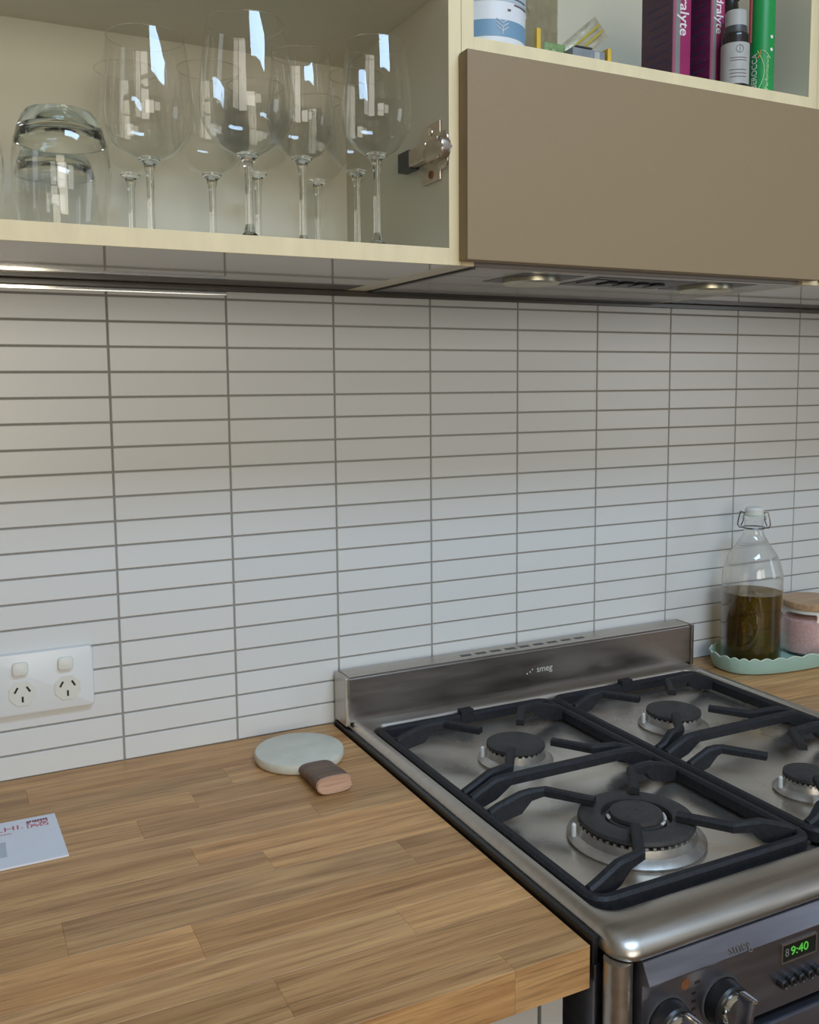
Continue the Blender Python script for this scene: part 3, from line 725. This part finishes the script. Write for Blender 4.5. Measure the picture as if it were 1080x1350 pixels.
tag(bag('plastic_bag', '', '', .452, .532, -.175, -.125, ZSH2+.0002, ZSH2+.125, 'film', 3), 'crumpled clear plastic bag standing behind the white tub', 'bag')
tag(link('yellow_stick', *box(.4265, .4320, -.262, -.256, ZSH2+.0002, ZSH2+.034, .0012), 'yellow'), 'thin upright yellow plastic strip right beside the white tub', 'strip')
# foil packets
def packet(name, label, origin, xd, zd, w, h, material, stripe=None, seed=1):
    rnd = random.Random(seed); nx, nz = 7, 7; V, F = [], []
    x = Vector(xd).normalized(); z = Vector(zd).normalized(); nrm = x.cross(z)
    for side in (0, 1):
        for j in range(nz+1):
            for i in range(nx+1):
                u, v = i/nx, j/nz; b = .0045*(math.sin(math.pi*u)*math.sin(math.pi*v))**.5+.0003
                p = Vector(origin)+x*(u-.5)*w+z*v*h+nrm*((-1 if side else 1)*b+rnd.uniform(-.0012, .0012)*(0 < i < nx and 0 < j < nz))
                V.append(tuple(p))
    n = (nx+1)*(nz+1)
    for side in (0, 1):
        for j in range(nz):
            for i in range(nx):
                a = side*n+j*(nx+1)+i; q = [a, a+1, a+nx+2, a+nx+1]; F.append(q if side else q[::-1])
    for i in range(nx): F.append([i, n+i, n+i+1, i+1]); F.append([nz*(nx+1)+i+1, n+nz*(nx+1)+i+1, n+nz*(nx+1)+i, nz*(nx+1)+i])
    for j in range(nz): F.append([(j+1)*(nx+1), n+(j+1)*(nx+1), n+j*(nx+1), j*(nx+1)]); F.append([j*(nx+1)+nx, n+j*(nx+1)+nx, n+(j+1)*(nx+1)+nx, (j+1)*(nx+1)+nx])
    o = link(name, V, F, material, None, smooth=25); tag(o, label, 'packet')
    if stripe:
        for f0 in (.35, .62):
            c = Vector(origin)+x*(f0-.5)*w+z*h*.08-nrm*.0058
            c2_ = c+z*h*.84
            link('stripe', *tube([tuple(c), tuple((c+c2_)/2), tuple(c2_)], .0016, 6), stripe, o)
    return o
packet('sweet_wrapper', 'small crinkled green wrapper in front of the clear bag', (.4480, -.262, ZSH2+.0015), (1,.1,.05), (.2,.1,1), .030, .020, 'leafgreen', None, 5)
packet('foil_sachet', 'pale crumpled sachet with olive stripes leaning against the cupboard back', (.4800, -.224, ZSH2+.0130), (-.62,.10,.74), (.76,.03,.62), .028, .084, 'foil', 'foilstripe', 9)
gb2 = thing('small_carton', 'small flat dark grey carton lying behind the shelf edge', 'box', (.4900, -.258, ZSH2), None)
link('carton', *box(.4600, .5040, -.282, -.240, ZSH2+.0002, ZSH2+.0125, .001), 'greybox', gb2)
link('tab', *box(.4640, .4860, -.283, -.262, ZSH2+.0127, ZSH2+.0145, .0006), 'darkgrey', gb2)
link('printed_mark', *box(.4890, .4960, -.2824, -.2819, ZSH2+.002, ZSH2+.011), 'label', gb2, smooth=0)
yc = thing('yellow_clip', 'bent yellow plastic clip at the end of the grey carton', 'clip', (.5100, -.262, ZSH2))
link('upright', *box(.5060, .5110, -.284, -.262, ZSH2+.0002, ZSH2+.0165, .0008), 'yellow', yc)
link('foot', *box(.5112, .5200, -.284, -.266, ZSH2+.0002, ZSH2+.0025, .0006), 'yellow', yc)
# medicine cartons
def carton(label, x0, x1, y0, y1, h, side, print_, seed, txtmat='whiteink'):
    t = thing('medicine_carton', label, 'box', ((x0+x1)/2, (y0+y1)/2, ZSH2), 'upright medicine cartons')
    w = x1-x0
    link('carton', *box(x0, x1, y0, y1, ZSH2+.0002, ZSH2+h, .0008), side, t)
    yf = y0-.0003
    f = link('front_print', *box(x0+w*.42, x1-.0008, yf, y0, ZSH2+.001, ZSH2+h-.001), 'magenta', t, smooth=0)
    link('grey_stripe', *box(x0+w*.18, x0+w*.42, yf, y0, ZSH2+.001, ZSH2+h-.001), 'silver', t, smooth=0)
    link('rose_edge', *box(x0+.0008, x0+w*.18, yf, y0, ZSH2+.001, ZSH2+h-.001), 'rose', t, smooth=0)
    link('lettering', *text('Hydralyte', w*.68, frame_mtx((x0+w*.60, yf-.0001, ZSH2+print_), (0,0,-1), (1,0,0)), .0001, None, .0002), txtmat, t)
    # faint print on the broad side facing the tub
    pr = []
    rnd = random.Random(seed)
    for k in range(9):
        z = ZSH2+.030+k*.011; a = y0+.008
        pr.append(box(x0-.0002, x0, a, a+rnd.uniform(.02, .045), z, z+.0022))
    link('side_print', *join(*pr), 'navyink', t, smooth=0)
    return t
carton('dark purple medicine carton beside bare back panel, front lettered in white', .6440, .6735, -.232, -.175, .150, 'purple', .1090, 1)
carton('plum medicine carton standing between the purple carton and the dropper bottle', .6880, .7110, -.250, -.175, .150, 'plum', .1030, 2)
# grey labelled bottle
bx, by, br = .7085, -.2710, .0165
bt = thing('dropper_bottle', 'small dark bottle with grey label and pale cap between carton and green tube', 'bottle', (bx, by, ZSH2))
link('glass', *lathe([(br-.001, ZSH2+.0002), (br, ZSH2+.002), (br, ZSH2+.060), (br*.92, ZSH2+.064), (br*.6, ZSH2+.067), (br*.6, ZSH2+.070)], bx, by, 36, True, True), 'amber', bt)
link('label', *lathe([(br+.0003, ZSH2+.004), (br+.0003, ZSH2+.052)], bx, by, 36), 'label', bt)
link('collar', *lathe([(br*.80, ZSH2+.0645), (br*.84, ZSH2+.0665), (br*.80, ZSH2+.073)], bx, by, 32, True, True), 'darkgrey', bt)
link('cap', *lathe([(br*.76, ZSH2+.0732), (br*.76, ZSH2+.090), (br*.70, ZSH2+.0915), (.001, ZSH2+.0915)], bx, by, 32, True), 'label', bt)
def on_bt(a, z): return (bx+(br+.0006)*math.sin(a), by-(br+.0006)*math.cos(a), ZSH2+z)
em = [tube([on_bt(-.45+.26*math.cos(q), .0440+.0045*math.sin(q)) for q in [2*math.pi*k/14 for k in range(14)]], .0003, 5, True), tube([on_bt(-.45, .0405), on_bt(-.45, .0475)], .0003, 5)]
for z in (.034, .031, .020, .016, .012): em.append(tube([on_bt(-1.1+1.2*k/8, z) for k in range(9)], .0004, 5))
link('label_print', *join(*em), 'inkgrey', bt)
b2 = thing('tall_bottle', 'tall black bottle standing behind the dropper bottle', 'bottle', (.7600, -.2080, ZSH2))
link('body', *lathe([(.018, ZSH2+.0002), (.019, ZSH2+.002), (.019, ZSH2+.105), (.012, ZSH2+.118), (.010, ZSH2+.135)], .7600, -.2080, 32, True, True), 'amber', b2)
link('cap', *lathe([(.012, ZSH2+.1352), (.012, ZSH2+.150), (.001, ZSH2+.151)], .7600, -.2080, 28, True), 'darkgrey', b2)
# green tube
gx, gy, gr = .7640, -.2600, .0152
gt = thing('tablet_tube', 'bright green tablet tube with white lettering and two pale dots', 'tube', (gx, gy, ZSH2))
link('tube', *lathe([(gr-.001, ZSH2+.0002), (gr, ZSH2+.0015), (gr, ZSH2+.128)], gx, gy, 40, True, True), 'green', gt)
link('cap', *lathe([(gr+.001, ZSH2+.1282), (gr+.001, ZSH2+.142), (gr, ZSH2+.144), (.001, ZSH2+.144)], gx, gy, 36, True), 'whiteink', gt)
A0 = math.radians(-42)                          # side of the tube turned to the room
def on_gt(a, z, d=.0004): return (gx+(gr+d)*math.sin(A0+a), gy-(gr+d)*math.cos(A0+a), ZSH2+z)
def wrap_text(s, size, a0, z0, w=None):
    v, f = text(s, size, Matrix.Identity(4), .0001, w)
    out = []
    for q in v:                                 # reads upwards
        p = on_gt(a0-q[1]/gr, z0+q[0], .0004+q[2]); out.append(p)
    return out, f
link('lettering', *wrap_text('BEROCCA', .0105, -.62, .0300, .042), 'whiteink', gt)
link('lettering', *wrap_text('Performance', .0060, .38, .0270, .040), 'paleprint', gt)
link('swoosh', *tube([on_gt(-.40+.55*math.sin(math.pi*k/14), .004+.050*k/14) for k in range(15)], .0005, 6), 'paleprint', gt)
link('swoosh', *tube([on_gt(-.10+.75*k/10, .0540-.010*(k/10)**1.6) for k in range(11)], .0005, 6), 'paleprint', gt)
link('orange_flash', *tube([on_gt(-.36, .0450), on_gt(-.22, .0495), on_gt(-.16, .0540)], .0009, 6), 'orangeprint', gt)
for z in (.0550, .0700):
    m3 = frame_mtx(on_gt(.72, z), (math.cos(A0+.72), math.sin(A0+.72), 0), (0,0,1)); link('pale_dot', *xform(lathe([(.0021,0),(.0021,.0003)], 0, 0, 16, True, True), m3), 'whiteink', gt)
rp = []
for k in range(8): rp.append(on_gt(-1.15, .066+k*.008, .0003)); 
link('red_flash', *tube(rp, .0026, 6), 'redprint', gt)
# ------------------------------------------------------------------ power point
pp = thing('power_point', 'white double power point with two rocker switches on the tiled wall', 'socket', (-.0905, -.007, .979))
plate = link('plate', *xform(extrude(rounded(-.0575, .0575, -.036, .036, .004, 4), 0, .0095, .0018), frame_mtx((-.0905, -TH+.0003, 1.0148), (1,0,0), (0,0,1))), 'socket', pp)
ys = -TH-.0092
for sx in (-.1133, -.0640):
    rk = link('rocker_switch', *xform(extrude(rounded(-.0085, .0085, -.0075, .0075, .004, 4), 0, .0042, .0012), frame_mtx((sx, ys, 1.0335), (1,0,0), (.0,.12,1))), 'socket_in', pp)
    ot = link('outlet', *xform(extrude([(.0155*math.cos(2*math.pi*(k+.5)/8)*1.0+0, .0155*math.sin(2*math.pi*(k+.5)/8)) for k in range(8)], 0, .0012, .0005), frame_mtx((sx+.0012, ys, 1.0040), (1,0,0), (0,0,1))), 'socket_in', pp)
    for dx, dz, ang, l in ((-.0066, .0048, -30, .0072), (.0066, .0048, 30, .0072), (0, -.0066, 0, .0068)):
        a = math.radians(ang)
        mm = frame_mtx((sx+.0012+dx, ys-.0012, 1.0040+dz), (math.cos(a), 0, math.sin(a)), (-math.sin(a), 0, math.cos(a)))
        link('pin_slot', *xform(box(-.0011, .0011, -l/2, l/2, 0, .0003), mm), 'black', ot, smooth=0)
# ------------------------------------------------------------------ marble paddle board
MBX, MBY, MR = .1925, -.1010, .0545
mb = thing('paddle_board', 'small round marble paddle board with a stubby brown wooden handle', 'board', (MBX, MBY, ZC))
mb_top = ZC+.0130
ax = Vector((.02, -1, 0)).normalized(); sd = Vector((-ax.y, ax.x, 0))
V = lathe([(MR-.004, ZC+.0002), (MR-.0012, ZC+.002), (MR, ZC+.005), (MR, mb_top-.003), (MR-.001, mb_top-.0008), (MR-.003, mb_top), (.001, mb_top)], MBX, MBY, 64, True)
link('slab', *V, 'marble', mb)
mh = frame_mtx((MBX, MBY, ZC), sd, ax)           # local x across, y along the handle, z down -> flip
def hpt(u, v, z): p = Vector((MBX, MBY, 0))+sd*u+ax*v; return (p.x, p.y, ZC+z)
secs = []
for v, w, h in ((.0490, .0205, .0135), (.0560, .0210, .0150), (.0750, .0205, .0170), (.0930, .0212, .0185), (.1080, .0215, .0190)):
    n = 20; secs.append([hpt(math.copysign(abs(math.cos(2*math.pi*k/n))**.62, math.cos(2*math.pi*k/n))*w, v+.004*(k > 10), max(.0003, .0004+h/2+math.copysign(abs(math.sin(2*math.pi*k/n))**.7, math.sin(2*math.pi*k/n))*h/2)) for k in range(n)])
V = [p for s in secs for p in s]; n = 20
F = [[i*n+k, i*n+(k+1) % n, (i+1)*n+(k+1) % n, (i+1)*n+k] for i in range(len(secs)-1) for k in range(n)]+[list(range(n))[::-1]]
link('handle', V, F, 'handle', mb, smooth=50)
e0 = secs[-1]; cen = Vector((0,0,0))
for p in e0: cen += Vector(p)/n
e1 = [tuple(cen+(Vector(p)-cen)*.93+ax*.0022) for p in e0]
link('handle_end', e0+e1, [[k, (k+1) % n, n+(k+1) % n, n+k] for k in range(n)]+[[n+k for k in range(n)]], 'rawwood', mb, smooth=40)
# ------------------------------------------------------------------ envelope
ev = thing('envelope', 'white window envelope with a red postage imprint lying on the oak worktop', 'envelope', (-.19, -.175, ZC))
EVP = [(-.305, -.2275), (-.0895, -.2270), (-.0925, -.1255), (-.305, -.1225)]
link('envelope', *extrude(EVP, ZC+.0003, ZC+.0024, .0003), 'paper', ev, smooth=0)
zt = ZC+.00245
link('address_window', *extrude([(-.270, -.205), (-.1435, -.205), (-.1435, -.172), (-.270, -.172)], zt, zt+.0002), 'window_film', ev, smooth=0)
link('lettering', *text('LHI.', .0145, frame_mtx((-.1385, -.1435, zt), (1,0,0), (0,1,0)), .0001, .026), 'redink', ev)
link('lettering', *text('MAIL', .0052, frame_mtx((-.1435, -.1545, zt), (1,0,0), (0,1,0)), .0001, .014), 'redink', ev)
pm = []
rnd = random.Random(4)
for i in range(12):
    for j in range(6):
        if rnd.random() < .62:
            x = -.1215+i*.00175; y = -.1505+j*.0028
            pm.append(box(x, x+.0014, y, y+.0020, zt, zt+.0002))
link('postage_imprint', *join(*pm), 'redink', ev, smooth=0)
link('imprint_top', *join(*[box(-.1210+i*.0026, -.1193+i*.0026, -.1370, -.1335, zt, zt+.0003) for i in range(8)]), 'darkink', ev, smooth=0)
# ------------------------------------------------------------------ mint tray with oil bottle and salt jar
TX, TY, TA, TB = 1.0750, -.0795, .1720, .0640
ZTB = ZC+.0045
def oval(k, n, sa, sb):
    a = 2*math.pi*k/n; c, s = math.cos(a), math.sin(a); e = .74
    return (TX+math.copysign(abs(c)**e, c)*sa, TY+math.copysign(abs(s)**e, s)*sb)
def tray_mesh():
    n = 192; V, F = [], []
    def loop(da, z, scal=0):
        out = []
        for k in range(n):
            x, y = oval(k, n, TA+da, TB+da); zz = z+(scal*abs(math.sin(k/n*math.pi*34)) if scal else 0); out.append((x, y, zz))
        return out
    L = [loop(-.008, ZC+.0003), loop(-.004, ZC+.002), loop(.0005, ZC+.012), loop(.0030, ZC+.0235, .0040), loop(.0012, ZC+.0240, .0040), loop(-.0020, ZC+.012), loop(-.0065, ZTB)]
    for l in L: V += l
    for i in range(len(L)-1):
        for k in range(n): a, b = i*n+k, i*n+(k+1) % n; F.append([a, b, b+n, a+n])
    F.append(list(range(n))[::-1]); F.append([(len(L)-1)*n+k for k in range(n)])
    rimp = [( (a[0]+b[0])/2, (a[1]+b[1])/2, (a[2]+b[2])/2) for a, b in zip(L[3], L[4])]
    return (V, F), rimp
tray = thing('serving_tray', 'mint green oval tray with scalloped rim holding bottle and jar', 'tray', (TX, TY, ZC))
vf, rimp = tray_mesh()
link('tray', *vf, 'mint', tray, smooth=40)
link('rim', *tube(rimp, .0011, 6, True), 'mint_rim', tray)
OX, OY, OR = .9650, -.0800, .0465
ob = thing('oil_bottle', 'clear swing-top bottle half full of dark olive oil on the mint tray', 'bottle', (OX, OY, ZTB))
z = ZTB+.0003
bp = smoothcurve([(OR, z+.012), (OR, z+.060), (OR, z+.135), (OR*.97, z+.152), (OR*.80, z+.176), (OR*.52, z+.196), (OR*.345, z+.210), (OR*.315, z+.222), (OR*.315, z+.232)], 5)
link('glass', *lathe([(.001, z+.004), (OR*.70, z+.002), (OR*.80, z), (OR*.95, z+.003), (OR, z+.010), (OR, z+.060), (OR, z+.1195)], OX, OY, 64), 'glass', ob)
link('shoulder', *lathe([(OR, z+.1195)]+[q for q in bp if q[1] > z+.121], OX, OY, 64), 'glass_bottle', ob)
link('neck_ring', *lathe([(OR*.335, z+.2322), (OR*.40, z+.2335), (OR*.40, z+.2395), (OR*.33, z+.2410)], OX, OY, 40), 'glass_bottle', ob)
ro = OR-.0009
link('oil', *lathe([(.001, z+.0062), (ro*.72, z+.0052), (ro*.94, z+.0070), (ro, z+.0130), (ro, z+.1180), (.001, z+.1180)], OX, OY, 64), 'oil', ob)
link('stopper', *lathe([(OR*.27, z+.2412), (OR*.30, z+.2430), (OR*.31, z+.2490), (OR*.25, z+.2530), (.001, z+.2540)], OX, OY, 36, True), 'stopper', ob)
link('seal', *lathe([(OR*.30, z+.2395), (OR*.335, z+.2405), (OR*.335, z+.2425), (OR*.30, z+.2430)], OX, OY, 32), 'mint_rim', ob)
vx, vy = math.cos(math.radians(-43)), math.sin(math.radians(-43))   # across the bottle
def bw(u, dz, d=0): return (OX+vx*u-vy*d, OY+vy*u+vx*d, z+dz)
link('wire_collar', *tube([(OX+OR*.36*math.cos(2*math.pi*k/28), OY+OR*.36*math.sin(2*math.pi*k/28), z+.2205) for k in range(28)], .0011, 6, True), 'wire', ob)
for s in (-1, 1):
    link('wire_bail', *tube([bw(s*.0150, .2440), bw(s*.0205, .2455), bw(s*.0235, .2330), bw(s*.0245, .2250), bw(s*.0215, .2200), bw(s*.0170, .2205)], .0011, 6), 'wire', ob)
    link('wire_link', *tube([bw(s*.0150, .2440), bw(s*.0155, .2330), bw(s*.0195, .2225)], .0010, 6), 'wire', ob)
link('wire_pin', *tube([bw(-.0155, .2440), bw(.0155, .2440)], .0010, 6), 'wire', ob)
JX, JY, JR = 1.1050, -.0790, .0475
sj = thing('salt_jar', 'squat glass jar of pink salt with pale wooden lid beside the oil bottle', 'jar', (JX, JY, ZTB))
link('glass', *lathe([(.001, z+.002), (JR*.85, z+.0005), (JR*.97, z+.004), (JR, z+.012), (JR, z+.068), (JR*.96, z+.074), (JR*.93, z+.078)], JX, JY, 56), 'glass_bottle', sj)
sp_ = []
prof = [(.001, z+.004), (JR*.84, z+.003), (JR*.94, z+.006), (JR*.955, z+.013), (JR*.955, z+.058), (JR*.80, z+.0615), (JR*.4, z+.0640), (.001, z+.0640)]
link('salt', *lathe(prof, JX, JY, 56), 'salt', sj)
link('lid', *lathe([(JR*.95, z+.0782), (JR*1.03, z+.0790), (JR*1.04, z+.0810), (JR*1.04, z+.0890), (JR*1.0, z+.0905), (.001, z+.0910)], JX, JY, 56, True), 'lidwood', sj)
link('lid_seal', *lathe([(JR*.935, z+.0715), (JR*.985, z+.0725), (JR*.985, z+.0780), (JR*.93, z+.0781)], JX, JY, 48), 'stopper', sj)
